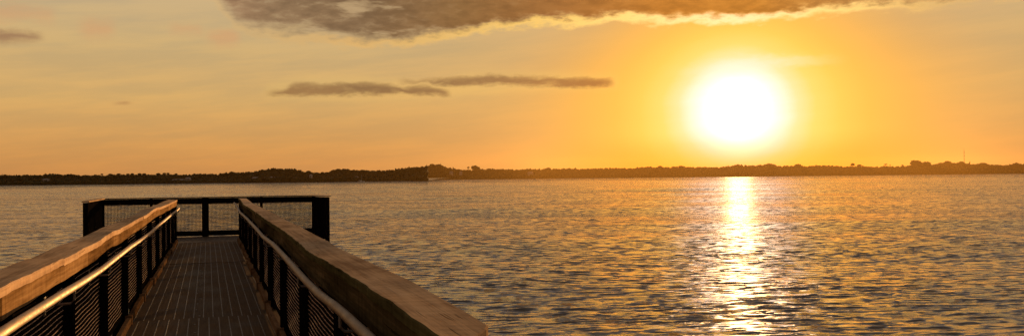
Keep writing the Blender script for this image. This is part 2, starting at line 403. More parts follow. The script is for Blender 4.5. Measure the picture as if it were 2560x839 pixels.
# ------------------------------------------------------------------ water sheet
def build_water():
    az_in = np.linspace(-34, 34, 900); az_l = np.linspace(-180, -34.6, 110); az_r = np.linspace(34.6, 180, 110)
    az = np.radians(np.concatenate([az_l, az_in, az_r]))
    rr = [1.0]; r = 1.0
    while r < 3600:
        r += 0.35 if r < 18 else 0.055 * (max(r, 22) / 22) ** 1.5
        rr.append(r)
    rr = np.array(rr); na, nr = len(az), len(rr)
    R, A = np.meshgrid(rr, az, indexing='ij')
    X = R * np.sin(A + YAW); Y = R * np.cos(A + YAW)
    dr = np.gradient(rr)[:, None]
    lat = np.maximum(dr, R * math.radians(68 / 900) * 0.3)
    Z = np.zeros_like(X)
    r2 = np.random.default_rng(5)
    for i in range(90):
        lam = 0.26 * (3.2 / 0.26) ** r2.random()
        th = WAVE_DIR + r2.normal(0, 0.32)
        k = 2 * math.pi / lam
        steep = 0.0105 * (1.15 if lam < 1.0 else 0.25)
        ph = r2.random() * 6.28
        fade = np.clip((lam / lat - 2.0) / 2.5, 0, 1)
        arg = k * (X * math.sin(th) + Y * math.cos(th)) + ph
        Z += (steep / k) * fade * (np.sin(arg) + 0.12 * np.cos(2 * arg))
    for i in range(10):
        lam = 10.0 * 4.2 ** r2.random(); th = WAVE_DIR + r2.normal(0, 0.30); k = 2 * math.pi / lam
        Z += 0.0105 / k * np.clip((lam / lat - 2.0) / 2.5, 0, 1) * np.sin(k * (X * math.sin(th) + Y * math.cos(th)) + r2.random() * 6.28)
    gust = 0.75 + 0.5 * (0.5 + 0.5 * np.sin(X * 0.05 + 1.3 * np.sin(Y * 0.031)) * np.sin(Y * 0.083 + 1.7 * np.sin(X * 0.02)))
    Z *= gust
    V = np.stack([X, Y, Z], -1).reshape(-1, 3)
    i = np.arange(nr - 1)[:, None] * na; j = np.arange(na - 1)[None, :]
    a = i + j
    F = np.stack([a, a + na, a + na + 1, a + 1], -1).reshape(-1, 4)[:, ::-1]
    # close the seam at 180 degrees and the hole under the camera
    o = raw_mesh('water', V, F, M_WATER, True)
    return tag(o, 'rippled bay water with a bright sun path across it', 'water', kind='structure')
build_water()

# ------------------------------------------------------------------ pier: traced rail outlines -> real heights along the pier
L_IN = [(0, 722), (21, 711), (54, 694), (78, 685), (102, 673), (123, 662), (152, 649), (172, 641), (203, 623), (216, 616), (244, 604), (263, 590), (283, 577), (302, 571), (325, 559), (347, 546), (368, 536), (383, 524), (390, 520), (406, 515), (421, 509), (435, 503), (450, 496)]
L_OUT = [(0, 674), (27, 661), (72, 645), (108, 629), (135, 616), (172, 604), (210, 589), (230, 579), (259, 567), (287, 557), (313, 546), (333, 538), (356, 523), (385, 513), (409, 503), (430, 495)]
R_IN = [(591, 493), (600, 498), (607, 509), (616, 515), (629, 523), (648, 537), (662, 548), (686, 561), (705, 573), (722, 586), (742, 602), (763, 623), (779, 635), (806, 648), (836, 666), (866, 684), (906, 709), (942, 734), (979, 756), (1019, 786), (1052, 809), (1092, 839)]
R_OUT = [(607, 492), (617, 496), (625, 502), (634, 509), (662, 522), (691, 536), (719, 552), (746, 562), (768, 574), (791, 586), (817, 599), (846, 619), (892, 640), (959, 670), (1032, 703), (1099, 741), (1158, 774), (1192, 794), (1227, 816)]
L_HR = [(0, 834), (50, 801), (104, 767), (153, 736), (203, 706), (253, 674), (289, 645), (325, 617), (352, 600), (379, 580), (398, 562), (420, 543), (443, 525), (455, 511)]
R_HR = [(582, 504), (588, 509), (594, 519), (600, 531), (614, 543), (629, 559), (643, 574), (658, 592), (682, 610), (704, 633), (728, 660), (766, 703), (799, 736), (836, 763), (866, 789), (899, 821), (919, 839)]
YN, YF = 2.5, 25.0
def slant(xn, xf):                       # vertical plane from x=xn near to x=xf far
    p = (xn, YN, 0); d = np.array((xf - xn, YF - YN, 0.0)); return p, (d[1], -d[0], 0.0)
def xat(xn, xf, y): return xn + (xf - xn) * (y - YN) / (YF - YN)
LX = (-0.862, -0.80); RX = (0.608, 0.656)
CAPW = 0.204
def profile(pts, xn, xf):
    p, n = slant(xn, xf); q = sorted(((lambda v: (v[1], v[2] - DECK))(on_plane(a, b, p, n)) for a, b in pts))
    ys = np.array([a for a, b in q]); zs = np.array([b for a, b in q])
    yy = np.arange(-1.0, 27.0, 0.06); zz = np.interp(yy, ys, zs)
    k = np.exp(-np.linspace(-1.8, 1.8, 7) ** 2); k /= k.sum()
    zp = np.pad(zz, 3, mode='edge'); zz = np.convolve(zp, k, 'valid')
    return (lambda y: float(np.interp(y, yy, zz)))
zLi = profile(L_IN, *LX); zLo = profile(L_OUT, LX[0] - CAPW, LX[1] - CAPW)
zRi = profile(R_IN, *RX); zRo = profile(R_OUT, RX[0] + CAPW, RX[1] + CAPW)
LHX = (-0.765, -0.755); RHX = (0.547, 0.565)
_p, _n = slant(RX[0] + CAPW, RX[1] + CAPW); KINK = float(on_plane(1227, 816, _p, _n)[1])
zLh = profile(L_HR, *LHX); zRh = profile(R_HR, *RHX)
RAIL_END = 24.5

def plank(y0, y1, xin, side, zi, zo, thick, width, drop, jit, sag=0.0, cut=0.0, extra=None):
    """cap board: cross sections along the pier; side=-1 left (outer edge at -x), +1 right"""
    secs = []; n = max(3, int((y1 - y0) / 0.06))
    for i in range(n + 1):
        t = i / n; y = y0 + (y1 - y0) * t
        xi = xin(y) + jit * side
        wob = 0.0025 * math.sin(y * 9.1 + jit * 900) + 0.002 * math.sin(y * 23 + 1)
        a, b = zi(y) - drop, zo(y) - drop
        wd = width + (extra(y) if extra else 0)
        xo = xi + side * wd; c = 0.005
        yo = y + cut * (1 - t)
        xi += wob * side
        sec = [(xi, y, a - thick), (xi, y, a - c), (xi + side * c, y, a),
               (xo - side * c, yo, b), (xo, yo, b - c), (xo, yo, b - thick)]
        secs.append(sec if side < 0 else sec[::-1])
    return secs

def vshift(secs, z): return [[(a, b, c + z) for a, b, c in s_] for s_ in secs]

def wire_panel(mb, x_at, y0, y1, z0f, z1f, pitch=0.035, r=0.0025, side=1):
    """welded wire mesh in the slanted vertical plane: lengthwise wires on the walkway face, uprights behind"""
    ny = max(2, int(round((y1 - y0) / pitch)))
    for i in range(ny + 1):
        y = y0 + (y1 - y0) * i / ny; x = x_at(y) + side * (r + 0.0075)
        mb.box(x - 0.005, x + 0.005, y - r, y + r, z0f(y), z1f(y), 1)
    z0 = max(z0f(y0), z0f(y1)); k = 0
    while True:
        z = z0 + 0.02 + k * pitch
        if z > max(z1f(y0), z1f(y1)) - 0.01: break
        seg = 10; pts = []
        for i in range(seg + 1):
            y = y0 + (y1 - y0) * i / seg
            if z < z1f(y):
                pts.append((x_at(y) + 0.0035 * math.sin(i * 1.3 + k * 0.9 + y0), y, z + 0.004 * math.sin(y * 2.3 + k * .5)))
        if len(pts) > 1: mb.tube(pts, r * 1.15, 5)
        k += 1

def make_railing(side, label):
    X = LX if side < 0 else RX
    xin = lambda y: xat(X[0], X[1], y)
    zi, zo, zh = (zLi, zLo, zLh) if side < 0 else (zRi, zRo, zRh)
    HX = LHX if side < 0 else RHX
    root = empty('pier_railing', (0, 0, DECK), label, 'railing', 'railings along the pier walkway')
    joints = [0.3, 6.15, 9.75, 12.8, 16.4, 20.4, RAIL_END] if side < 0 else [0.3, 6.9, 10.6, 14.4, 18.3, 21.2, RAIL_END]
    for i in range(len(joints) - 1):
        y0, y1 = joints[i] + 0.006, joints[i + 1] - 0.006
        j = (0.0035 * ((i * 7) % 3 - 1))
        ex = None; cut = 0.0; wd = CAPW
        if side > 0 and i == 0: ex = lambda y: -min(0.11, max(0.0, KINK - y) * 0.55)
        pk = MB().loft(plank(y0, y1, xin, side, zi, zo, 0.040, wd, 0.0035 * ((i * 5) % 3) - 0.0035, j, cut=cut, extra=ex))
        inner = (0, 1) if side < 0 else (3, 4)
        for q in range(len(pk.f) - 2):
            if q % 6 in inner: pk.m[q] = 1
        pk.build('cap_plank', [M_CAP, M_EDGE_LIT if side < 0 else M_EDGE_SHADE], root)  # inner edge colour carries sunlight on the left, shade on the right
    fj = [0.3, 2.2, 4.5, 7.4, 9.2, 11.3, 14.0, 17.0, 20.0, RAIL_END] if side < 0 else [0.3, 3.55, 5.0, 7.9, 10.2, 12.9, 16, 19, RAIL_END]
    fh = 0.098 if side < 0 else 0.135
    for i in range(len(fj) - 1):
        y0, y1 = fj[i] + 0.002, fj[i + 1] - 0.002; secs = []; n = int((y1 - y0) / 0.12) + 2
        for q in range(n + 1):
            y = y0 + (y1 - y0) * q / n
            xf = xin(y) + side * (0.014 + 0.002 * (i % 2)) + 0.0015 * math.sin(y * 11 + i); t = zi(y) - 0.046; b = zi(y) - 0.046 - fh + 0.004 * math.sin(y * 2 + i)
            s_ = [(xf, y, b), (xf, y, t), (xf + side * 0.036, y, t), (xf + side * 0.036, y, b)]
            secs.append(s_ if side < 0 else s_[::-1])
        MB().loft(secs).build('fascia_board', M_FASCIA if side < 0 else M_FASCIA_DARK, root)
    posts = [0.68 + 2.0 * k for k in range(12)] if side < 0 else [0.75 + 2.12 * k for k in range(11)]
    posts = [p for p in posts if p < RAIL_END - 0.5] + [RAIL_END - 0.06]
    xm = lambda y: xin(y) + side * 0.082                       # plane of the mesh
    tops = lambda y: zi(y) - 0.046
    for y in posts:
        mb = MB(); x = xin(y) + side * 0.066
        mb.box(min(x, x + side * 0.10), max(x, x + side * 0.10), y - 0.05, y + 0.05, -0.35, tops(y) - 0.002)
        # flat steel stile on the walkway face
        a = xin(y) + side * 0.012
        mb.box(min(a, a + side * 0.054), max(a, a + side * 0.054), y - 0.048, y + 0.048, 0.02, zi(y) - 0.05 - fh)
        mb.build('post', M_STEEL, root)
    for i in range(len(posts) - 1):
        y0, y1 = posts[i] + 0.05, posts[i + 1] - 0.05
        fr = MB()
        zt = lambda y: zi(y) - 0.05 - fh
        n = 12
        for q in range(n):
            ya, yb = y0 + (y1 - y0) * q / n, y0 + (y1 - y0) * (q + 1) / n
            fr.bar((xm(ya), ya, zt(ya) - 0.025), (xm(yb), yb, zt(yb) - 0.025), 0.03, 0.05)
        fr.build('panel_top_bar', M_STEEL, root)
        MB().bar((xm(y0), y0, 0.105), (xm(y1), y1, 0.105), 0.03, 0.05).build('panel_bottom_bar', M_STEEL, root)
        wm = MB(); wire_panel(wm, lambda y: xm(y) - side * 0.008, y0, y1, lambda y: 0.12, lambda y: zt(y) - 0.045, side=side)
        wm.build('wire_mesh', [M_WIRE, M_UPR], root)
        # toe board: a plank on spacer blocks, each sits a little differently
        x = xin(y0) - side * (0.004 + 0.012 * ((i * 5) % 3)); tw = 0.045; th = 0.085 + 0.012 * ((i * 3) % 3)
        tb = MB(); 
        xa, xb = x, x + side * tw
        ya, yb = posts[i] + 0.02, posts[i + 1] - 0.02
        secs = []
        for q in range(9):
            y = ya + (yb - ya) * q / 8; o_ = 0.004 * math.sin(y * 3.1 + i); dxx = xin(y) - xin(y0)
            s_ = [(xa + dxx + o_, y, 0.012), (xa + dxx + o_, y, th - 0.006), (xa + dxx + o_ + side * 0.006, y, th), (xb + dxx + o_, y, th), (xb + dxx + o_, y, 0.012)]
            secs.append(s_ if side < 0 else s_[::-1])
        tb.loft(secs)
        tb.build('toe_board', M_TOE, root)
        bl = MB(); yb0 = posts[i] - 0.08
        x2 = xin(posts[i]) - side * 0.03
        bl.box(min(x2, x2 + side * 0.07), max(x2, x2 + side * 0.07), yb0, yb0 + 0.10, 0.004, th + 0.02)
        bl.build('spacer_block', M_TOE, root)
    # handrail pipe with brackets
    pts = []; y = 0.4
    while y < RAIL_END + 0.25:
        pts.append((xat(HX[0], HX[1], y), y, zh(y))); y += 0.12
    hr = MB().tube(pts, 0.0222, 16).build('handrail', M_RAIL, root, True)
    for i in range(len(posts) - 1):
        y = posts[i] + 0.62 * (posts[i + 1] - posts[i]); xh = xat(HX[0], HX[1], y); z = zh(y)
        b = MB()
        b.tube([(xh, y, z - 0.022), (xh, y, z - 0.075), (xh + side * 0.02, y, z - 0.095), (xin(y) + side * 0.072, y, z - 0.10)], 0.008, 6)
        xp = xin(y) + side * 0.064
        b.box(min(xp, xp + side * 0.006), max(xp, xp + side * 0.006), y - 0.03, y + 0.03, z - 0.16, z - 0.05)
        b.build('rail_bracket', M_BRKT, hr)
    return root
make_railing(-1, 'left pier railing, timber cap and inner side glowing orange in the sunset')
make_railing(1, 'right pier railing, wide brown timber cap with its shaded side to the walkway')

# ------------------------------------------------------------------ walkway deck
deck = empty('pier_walkway', (0, 0, DECK), 'dark boarded walkway between the two railings, pale lines running along it', 'walkway')
djs = [0.0, 2.0, 4.2, 6.55, 9.15, 10.9, 14.4, 18.2, 21.6, 24.3]
DX0, DX1 = -0.89, 0.725
for i in range(len(djs) - 1):
    mb = MB(); y0, y1 = djs[i] + 0.004, djs[i + 1] - 0.004
    dz = 0.0025 * ((i * 5) % 3 - 1); off = 0.012 * ((i * 7) % 4 - 1.5); skw = 0.010 * ((i * 3) % 3 - 1)
    mb.box(DX0, DX1, y0, y1, -0.045, dz)
    x = DX0 + 0.05 + off
    while x < DX1 - 0.03:
        mb.add([(x - 0.004, y0 + .01, dz + .0012), (x + 0.004, y0 + .01, dz + .0012), (x + 0.004 + skw, y1 - .01, dz + .0012), (x - 0.004 + skw, y1 - .01, dz + .0012),
                (x - 0.006, y0 + .01, dz - .002), (x + 0.006, y0 + .01, dz - .002), (x + 0.006 + skw, y1 - .01, dz - .002), (x - 0.006 + skw, y1 - .01, dz - .002)],
               [(0, 1, 2, 3), (0, 3, 7, 4), (1, 5, 6, 2), (0, 4, 5, 1), (3, 2, 6, 7)], 1)
        x += 0.1045
    # screw heads
    for yy in np.arange(y0 + 0.15, y1, 0.55):
        for xx in (-0.16 + 0.03 * math.sin(yy * 7),):
            mb.tube([(xx, yy, dz - 0.001), (xx, yy, dz + 0.004)], 0.011, 8, 2)
    mb.build('deck_board', [M_DECK, M_INLAY, M_BRKT], deck)
for x in (-0.75, 0.58):
    MB().box(x - 0.07, x + 0.07, 0, 24.2, -0.34, -0.047).build('girder', M_PILE, deck)
for y in (3.0, 8.0, 13.0, 18.0, 23.0):
    for x in (-0.75, 0.58):
        MB().tube([(x, y, -3.6), (x, y, -0.342)], 0.14, 12).build('pile', M_PILE, deck, True)

# ------------------------------------------------------------------ platform at the end
FY = 26.9
plat = empty('pier_platform', (0, 25.0, DECK), 'dark ribbed platform deck at the far end of the pier, inside its mesh fence', 'platform')
mb = MB(); mb.box(-2.85, 2.75, -0.692, FY + 0.15 - 25.0, -0.06, -0.004)
for k in range(60):
    x = -1.0 + k * 0.031
    mb.box(x - 0.006, x + 0.006, -0.68, FY - 0.1 - 25, -0.0045, 0.004, 1)
mb.build('deck_board', [M_DECK, M_INLAY], plat)
mb = MB(); mb.box(-2.85, -1.0, -2.0, -0.698, -0.06, -0.006); mb.build('deck_board', M_DECK, plat)
for y in (-0.5, 1.6):
    MB().box(-2.75, 2.6, y - 0.08, y + 0.08, -0.34, -0.062).build('girder', M_PILE, plat)
    for x in (-2.5, 2.3):
        MB().tube([(x, y, -3.6), (x, y, -0.345)], 0.15, 12).build('pile', M_PILE, plat, True)

pf = empty('platform_fence', (0, FY, DECK), 'black mesh fence around the end of the pier with broad corner panels', 'fence')
FX0 = on_plane(256, 500, (0, FY, 0), (0, 1, 0))[0]; FX1 = on_plane(784, 500, (0, FY, 0), (0, 1, 0))[0]
NY0, NY1 = 23.2, 25.3
NX0 = on_plane(214, 510, (0, NY0, 0), (0, 1, 0))[0]; NX1 = on_plane(818, 500, (0, NY1, 0), (0, 1, 0))[0]
MIDX = on_plane(513.5, 540, (0, FY, 0), (0, 1, 0))[0]
fz = lambda x: 1.075
for x, wd in ((FX0, 0.10), (MIDX, 0.175), (FX1, 0.10), (-1.55, 0.07), (1.35, 0.07)):
    MB().box(x - wd / 2, x + wd / 2, -0.05, 0.05, -0.3, 1.065).build('post', M_STEEL, pf)
xs = [FX0, -1.55, MIDX, 1.35, FX1]; hw = [0.05, 0.035, 0.0875, 0.035, 0.05]
MB().box(FX0 + 0.05, FX1 - 0.05, -0.045, 0.045, 0.90, 1.06).build('top_rail', M_STEEL, pf)
MB().box(FX0 + 0.05, FX1 - 0.05, -0.042, 0.042, 0.02, 0.16).build('bottom_rail', M_STEEL, pf)
for i in range(4):
    a, b = xs[i] + hw[i], xs[i + 1] - hw[i + 1]; mb = MB(); r = 0.0055
    n = int(round((b - a) / 0.035))
    for k in range(n + 1):
        x = a + (b - a) * k / n; mb.box(x - r, x + r, -r, r, 0.158, 0.902)
    for k in range(1, 22):
        z = 0.15 + k * 0.035; mb.box(a, b, -r - 2 * r, -r, z - r, z + r)
    mb.build('wire_mesh', M_FENCEWIRE, pf)
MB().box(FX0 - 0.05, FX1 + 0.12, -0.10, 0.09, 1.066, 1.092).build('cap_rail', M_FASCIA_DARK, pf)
def side_panel(xa, ya, xb, yb, capw, ext):
    a = np.array((xa, ya)); b = np.array((xb, yb)); d = (b - a) / np.linalg.norm(b - a); nrm = np.array((-d[1], d[0]))
    L = np.linalg.norm(b - a)
    fr = MB(); n = int(L / 0.16)
    for k in range(n):                       # upright steel slats, edge to edge
        p = a + d * (0.06 + (L - 0.12) * (k + 0.5) / n)
        wd = (L - 0.12) / n + 0.002
        q0, q1 = p - d * wd / 2, p + d * wd / 2; o = 0.003 * (k % 2)
        fr.bar((q0[0] + o, q0[1], 0.48), (q1[0] + o, q1[1], 0.48), 0.02, 1.15)
    fr.build('corner_panel', M_STEEL, pf)
    MB().box(xb - 0.055, xb + 0.055, yb - 0.055, yb + 0.055, -0.32, 1.06).build('post', M_STEEL, pf)
    p0 = a + d * 0.12; p1 = b + d * ext
    MB().bar((p0[0], p0[1], 1.085), (p1[0], p1[1], 1.085), capw, 0.03).build('cap_rail', M_CAP, pf)
side_panel(FX0, 0, NX0, NY0 - FY, 0.16, 0.06)
side_panel(FX1, 0, NX1, NY1 - FY, 0.16, 0.06)

# ------------------------------------------------------------------ far shores
DL, DR = 1230.0, 2650.0
LTOP = [(0, 437), (20, 438), (45, 438.5), (65, 437), (100, 438), (120, 435.5), (132, 434.5), (150, 436.5), (170, 436), (200, 437.5), (222, 438), (240, 437.5), (262, 439), (280, 437), (300, 436.5), (320, 437), (345, 436), (372, 436.5), (385, 437), (395, 436.5), (420, 436), (440, 436.5), (470, 436.5), (500, 434), (520, 435), (545, 435), (565, 432.5), (580, 431), (600, 431.5), (620, 430), (640, 428.5), (655, 425), (680, 421), (700, 422), (720, 422), (740, 423.5), (752, 425.5), (757, 430.5), (775, 428), (782, 431), (800, 431.5), (820, 430.5), (832, 425), (850, 422), (866, 422.5), (880, 424.5), (900, 425), (930, 426), (960, 426), (990, 424), (1015, 422), (1040, 420), (1060, 416.5), (1080, 412), (1100, 418)]
RTOP = [(1060, 417), (1080, 412), (1100, 412), (1110, 416), (1125, 420), (1145, 423.5), (1165, 424.5), (1205, 423), (1230, 421), (1240, 424), (1255, 422), (1275, 423.5), (1300, 424), (1325, 422), (1350, 423), (1371, 420.5), (1390, 422.5), (1427, 421), (1455, 422.5), (1487, 421), (1520, 420.5), (1550, 420), (1580, 421), (1617, 417), (1640, 418), (1662, 418), (1702, 416), (1725, 418.5), (1745, 417.5), (1792, 418.5), (1817, 416), (1845, 412.5), (1870, 414), (1892, 413.5), (1915, 410.5), (1933, 411), (1951, 415.5), (1995, 412), (2011, 416), (2052, 413), (2078, 414), (2119, 416), (2137, 416), (2158, 416), (2184, 417), (2209, 415.5), (2248, 416), (2270, 414), (2300, 411), (2328, 411), (2336, 411.5), (2354, 406), (2369, 404.5), (2382, 407.5), (2405, 406), (2416, 408.5), (2441, 410), (2457, 408.5), (2477, 411.5), (2508, 413.5), (2532, 409.5), (2550, 409.5), (2560, 410.5)]
def yh(px): return 452.5 + (527 - px) * ROLL
def skyline(tab, px): return float(np.interp(px, [a for a, b in tab], [b for a, b in tab]))
def gpos(cx, dep): return np.array((GR[0] * cx + GF[0] * dep, GR[1] * cx + GF[1] * dep))

ICO_V = None
def ico(sub):
    import bmesh
    bm = bmesh.new(); bmesh.ops.create_icosphere(bm, subdivisions=sub, radius=1.0)
    V = np.array([v.co[:] for v in bm.verts]); F = np.array([[v.index for v in f.verts] for f in bm.faces]); bm.free(); return V, F
IV, IF = ico(2)
def blob(c, rx, ry, rz, rough=0.22):
    nz = 1 + rough * (np.sin(IV @ rng.normal(0, 3.2, 3) + rng.random() * 6) * 0.6 + np.sin(IV @ rng.normal(0, 6, 3) + rng.random() * 6) * 0.4) + rng.normal(0, rough * 0.3, len(IV))
    return np.array(c) + IV * nz[:, None] * np.array((rx, ry, rz)), IF
def leaves(c, rx, ry, rz, n, size):
    """leaf clumps: loose triangles spread through and just outside the crown's shell"""
    d = rng.normal(0, 1, (n, 3)); d /= np.linalg.norm(d, axis=1)[:, None]
    rad = 0.72 + 0.42 * rng.random(n) ** 0.7
    p = np.array(c) + d * rad[:, None] * np.array((rx, ry, rz))
    e1 = rng.normal(0, 1, (n, 3)); e1 /= np.linalg.norm(e1, axis=1)[:, None]
    e2 = np.cross(e1, rng.normal(0, 1, (n, 3))); e2 /= np.linalg.norm(e2, axis=1)[:, None]
    s = size * (0.5 + rng.random(n))[:, None]
    V = np.stack([p - e1 * s * .6 - e2 * s * .5, p + e1 * s * .7 - e2 * s * .3, p + e2 * s * .8], 1).reshape(-1, 3)
    return V, np.arange(3 * n).reshape(-1, 3)
def merge(parts):
    Vs, Fs, b = [], [], 0
    for V, F in parts: Vs.append(V); Fs.append(F + b); b += len(V)
    return np.concatenate(Vs), np.concatenate(Fs)

def land(name, dep, c0, c1, back, label, taper):
    """shore terrain: a low sheet rising from the waterline"""
    nx = 80; prof = [(0, -0.4), (3, 0.35), (9, 0.9), (25, 1.6), (70, 2.4), (160, 3.5), (back, 4.5)]
    V = []; F = []
    for i in range(nx + 1):
        cx = c0 + (c1 - c0) * i / nx
        t = (i / nx); pull = (max(0, t - 0.97) / 0.03) * 40 if taper else 0
        for k, (q, z) in enumerate(prof):
            wob = 5 * math.sin(cx * 0.021 + 1) + 3 * math.sin(cx * 0.067)
            p = gpos(cx, dep + q + (wob if k < 4 else 0) + pull * (1 if k < 4 else 0)); V.append((p[0], p[1], z))
    n = len(prof)
    for i in range(nx):
        for k in range(n - 1): F.append((i * n + k, i * n + k + 1, (i + 1) * n + k + 1, (i + 1) * n + k))
    o = raw_mesh(name, V, np.array(F)[:, ::-1], M_LAND, True)
    return tag(o, label, 'shore', kind='structure')
cxL1 = (1072 - 1280) / FPX * DL
land('near_shore_terrain', DL, -1150, cxL1, 420, 'low wooded shore nearer the pier, on the left across the water', True)
land('far_shore_terrain', DR, -900, 2300, 700, 'low wooded shore farther off, under the sun and to the right', False)

def wood(name, tab, dep, p0, p1, step, rad, label, mat):
    parts = []; px = p0; mpx = dep / FPX
    while px < p1:
        inside = tab[0][0] <= px <= tab[-1][0]
        q = min(max(px, tab[0][0]), tab[-1][0])
        yt = skyline(tab, q) - (0 if inside else 3 * math.sin(px * 0.03)) + (yh(px) - yh(q))
        c0_ = at_depth(px, yt + 1.6, dep + 60); parts.append(blob((c0_[0], c0_[1], c0_[2] * 0.5), rad * 0.9, rad, c0_[2] * 0.52, 0.12))
        for row in range(3):
            r = rad * (0.40 + 0.62 * rng.random())
            dd = dep + (50 + 25 * rng.random(), 30 + 15 * rng.random(), 12 + 10 * rng.random())[row]
            jx = px + rng.normal(0, step)
            if inside and row == 0: yt = skyline(tab, min(max(jx, tab[0][0]), tab[-1][0]))
            top = at_depth(jx, yt, dd); zt = top[2] * (1.0, 0.78 - 0.25 * rng.random(), 0.5 - 0.2 * rng.random())[row]
            zt += (0.1 + rng.normal(0, 0.42) if row == 0 else rng.normal(0, 0.8)) * mpx
            if row == 0 and rng.random() < 0.12: r *= 0.6; zt += 0.8 * mpx
            zt = max(zt, 4.0); rz = min(r * (0.8 + .5 * rng.random()), zt * 0.5)
            c = (top[0], top[1], zt - rz)
            parts.append(blob(c, r * 0.95, r * 0.95, rz))
            parts.append(leaves(c, r * 1.02, r * 1.02, rz * 1.03, 46 if row == 0 else 20, rad * 0.22))
            # lower mass under the crown
            zz = zt - rz
            if row == 0: parts.append(blob((top[0], top[1], zz * 0.5 + 0.5), r * 1.1, r, zz * 0.62, 0.15))
            elif row == 2 : parts.append(blob((top[0], top[1], 2.0), r * 1.2, r, 3.0, 0.2))
        px += step
    V, F = merge(parts)
    o = raw_mesh(name, V, F, mat, False)
    return tag(o, label, 'treeline', kind='stuff')
wood('treeline', LTOP, DL, -330, 1066, 3.4, 4.2, 'dark wooded treeline along the nearer left shore', M_LEAF)
wood('treeline', RTOP, DR, 1000, 2800, 3.4, 7.5, 'hazy wooded treeline along the farther shore beneath and beside the sun', M_LEAF2)

TG = 'trees that stand out on the far skyline'
def tree(px, ytop, dep, wpx, label, shape='round', group=None, name='broadleaf_tree'):
    """tree whose crown tops out at (px, ytop): trunk with limbs, crown of many leaf clumps"""
    mpx = dep / FPX; top = at_depth(px, ytop, dep + 28); W = wpx * mpx / 2; h = top[2]; bz = 1.5
    root = empty(name, (top[0], top[1], bz), label, 'tree', group); h -= bz
    fl = {'round': 0.62, 'umbrella': 0.5, 'narrow': 2.2, 'tall': 1.3}[shape]
    rz = min(W * fl, h * 0.45)
    t = MB(); t.tube([(0, 0, -0.6), (0.1 * W, 0, h * 0.3), (0, 0.05 * W, h - rz)], [W * 0.07 + .25, W * 0.05 + .2, W * 0.03 + .1], 7)
    for k in range(5):
        a = k * 1.26 + rng.random(); z0 = h - 2 * rz + rz * 0.3 * (k % 3)
        t.tube([(0, 0, max(z0, h * .2)), (math.cos(a) * W * .35, math.sin(a) * W * .35, max(z0, h * .2) + rz * .5), (math.cos(a) * W * .65, math.sin(a) * W * .65, max(z0, h * .2) + rz * .9)], [W * .035 + .1, W * .025 + .07, .05], 5)
    t.build('trunk', M_BARK, root)
    parts = []
    nl = {'round': 9, 'umbrella': 8, 'narrow': 6, 'tall': 10}[shape]
    for k in range(nl):
        if shape == 'narrow': c = (0.15 * W * rng.normal(), 0.15 * W * rng.normal(), h - rz * (0.12 + 1.7 * k / nl)); rr = W * (0.35 + 0.55 * k / nl); parts_r = (rr, rr, rz * 0.22)
        else:
            a = k * 2.399; q = math.sqrt((k + .3) / nl)
            dome = math.sqrt(max(0.05, 1 - (q * 0.85) ** 2))
            c = (math.cos(a) * W * .66 * q, math.sin(a) * W * .66 * q, h - 2 * rz + rz * (0.55 + 1.02 * dome))
            rr = W * (0.30 + 0.10 * rng.random()); parts_r = (rr, rr, min(rr * 0.8, rz * .5))
        parts.append(blob(c, *parts_r)); parts.append(leaves(c, parts_r[0] * 1.1, parts_r[1] * 1.1, parts_r[2] * 1.15, 60, max(0.5, W * 0.11)))
    V, F = merge(parts)
    o = raw_mesh('crown', V, F, M_LEAF, False); o.parent = root
    return root
for px, y, wd in ((13, 436, 10), (66, 436.5, 9), (100, 437, 7), (114, 435, 8), (147, 435.5, 9), (170, 435, 8), (185, 436, 6)):
    tree(px, y, DL, wd, 'small dark tree breaking the skyline at the left end of the nearer shore', 'round', 'small trees at the left end of the nearer shore')
for px, y, wd in ((255, 434.3, 7), (276, 434.3, 12), (297, 433.5, 11), (320, 434, 10), (331, 433.2, 9), (349, 433, 12), (361, 433, 12), (396, 432.8, 14), (411, 432, 10), (420, 431.8, 9), (440, 433.6, 8)):
    tree(px, y, DL, wd, 'umbrella-crowned tree on the nearer shore skyline beyond the left railing', 'umbrella', 'umbrella-crowned trees on the nearer shore')
tree(579, 429.0, DL, 15, 'bushy tree at the foot of the long wooded rise on the nearer shore', 'round', TG)
tree(683, 418.6, DL, 9, 'topmost tree on the long wooded rise of the nearer shore', 'tall', TG)
tree(771, 426.8, DL, 14, 'broad dark tree in the dip between the two wooded rises', 'round', TG)
tree(806, 429.8, DL, 10, 'low round tree where the second wooded rise begins', 'round', TG)
tree(835, 423.6, DL, 8, 'ragged tree at the left end of the second wooded rise', 'tall', TG)
tree(1080, 409.6, DR, 15, 'highest tree of the hill above the point where the nearer shore ends', 'round', TG)
tree(1097, 410.6, DR, 16, 'broad tree beside the highest tree above the point', 'round', TG)
tree(1133, 417.6, DR, 4, 'thin wispy tree standing alone right of the hilltop', 'narrow', TG)
tree(1171, 415.3, DR, 7, 'ragged upright tree against the side of the bushy crown right of the hill', 'tall', TG)
tree(1187, 414.2, DR, 24, 'wide bushy crown standing alone right of the hill', 'round', TG)
tree(1198, 417.5, DR, 6, 'small pointed tree touching the wide bushy crown', 'narrow', TG)
tree(1371, 419, DR, 14, 'flat round tree on the shore below the end of the streak cloud', 'umbrella', TG)
tree(1650, 411.8, DR, 18, 'spiky tree breaking the hazy orange skyline left of the sun', 'tall', TG)
tree(1702, 414.2, DR, 16, 'flat crowned tree in orange haze close left of the sun', 'umbrella', TG)
tree(1845, 410.6, DR, 14, 'tree straight below the sun, nearly lost in the glow', 'round', TG)
tree(1924, 408.6, DR, 28, 'wide orange-lit crown just right of the sun path', 'round', TG)
tree(1995, 409.8, DR, 18, 'feathery crown right of the wide one beyond the sun path', 'round', TG)
tree(2132, 405.8, DR, 12, 'tall ragged tree leaning over the orange skyline right of the sun', 'tall', TG)
tree(2148, 411, DR, 13, 'smooth domed tree beside the tall ragged one', 'umbrella', TG)
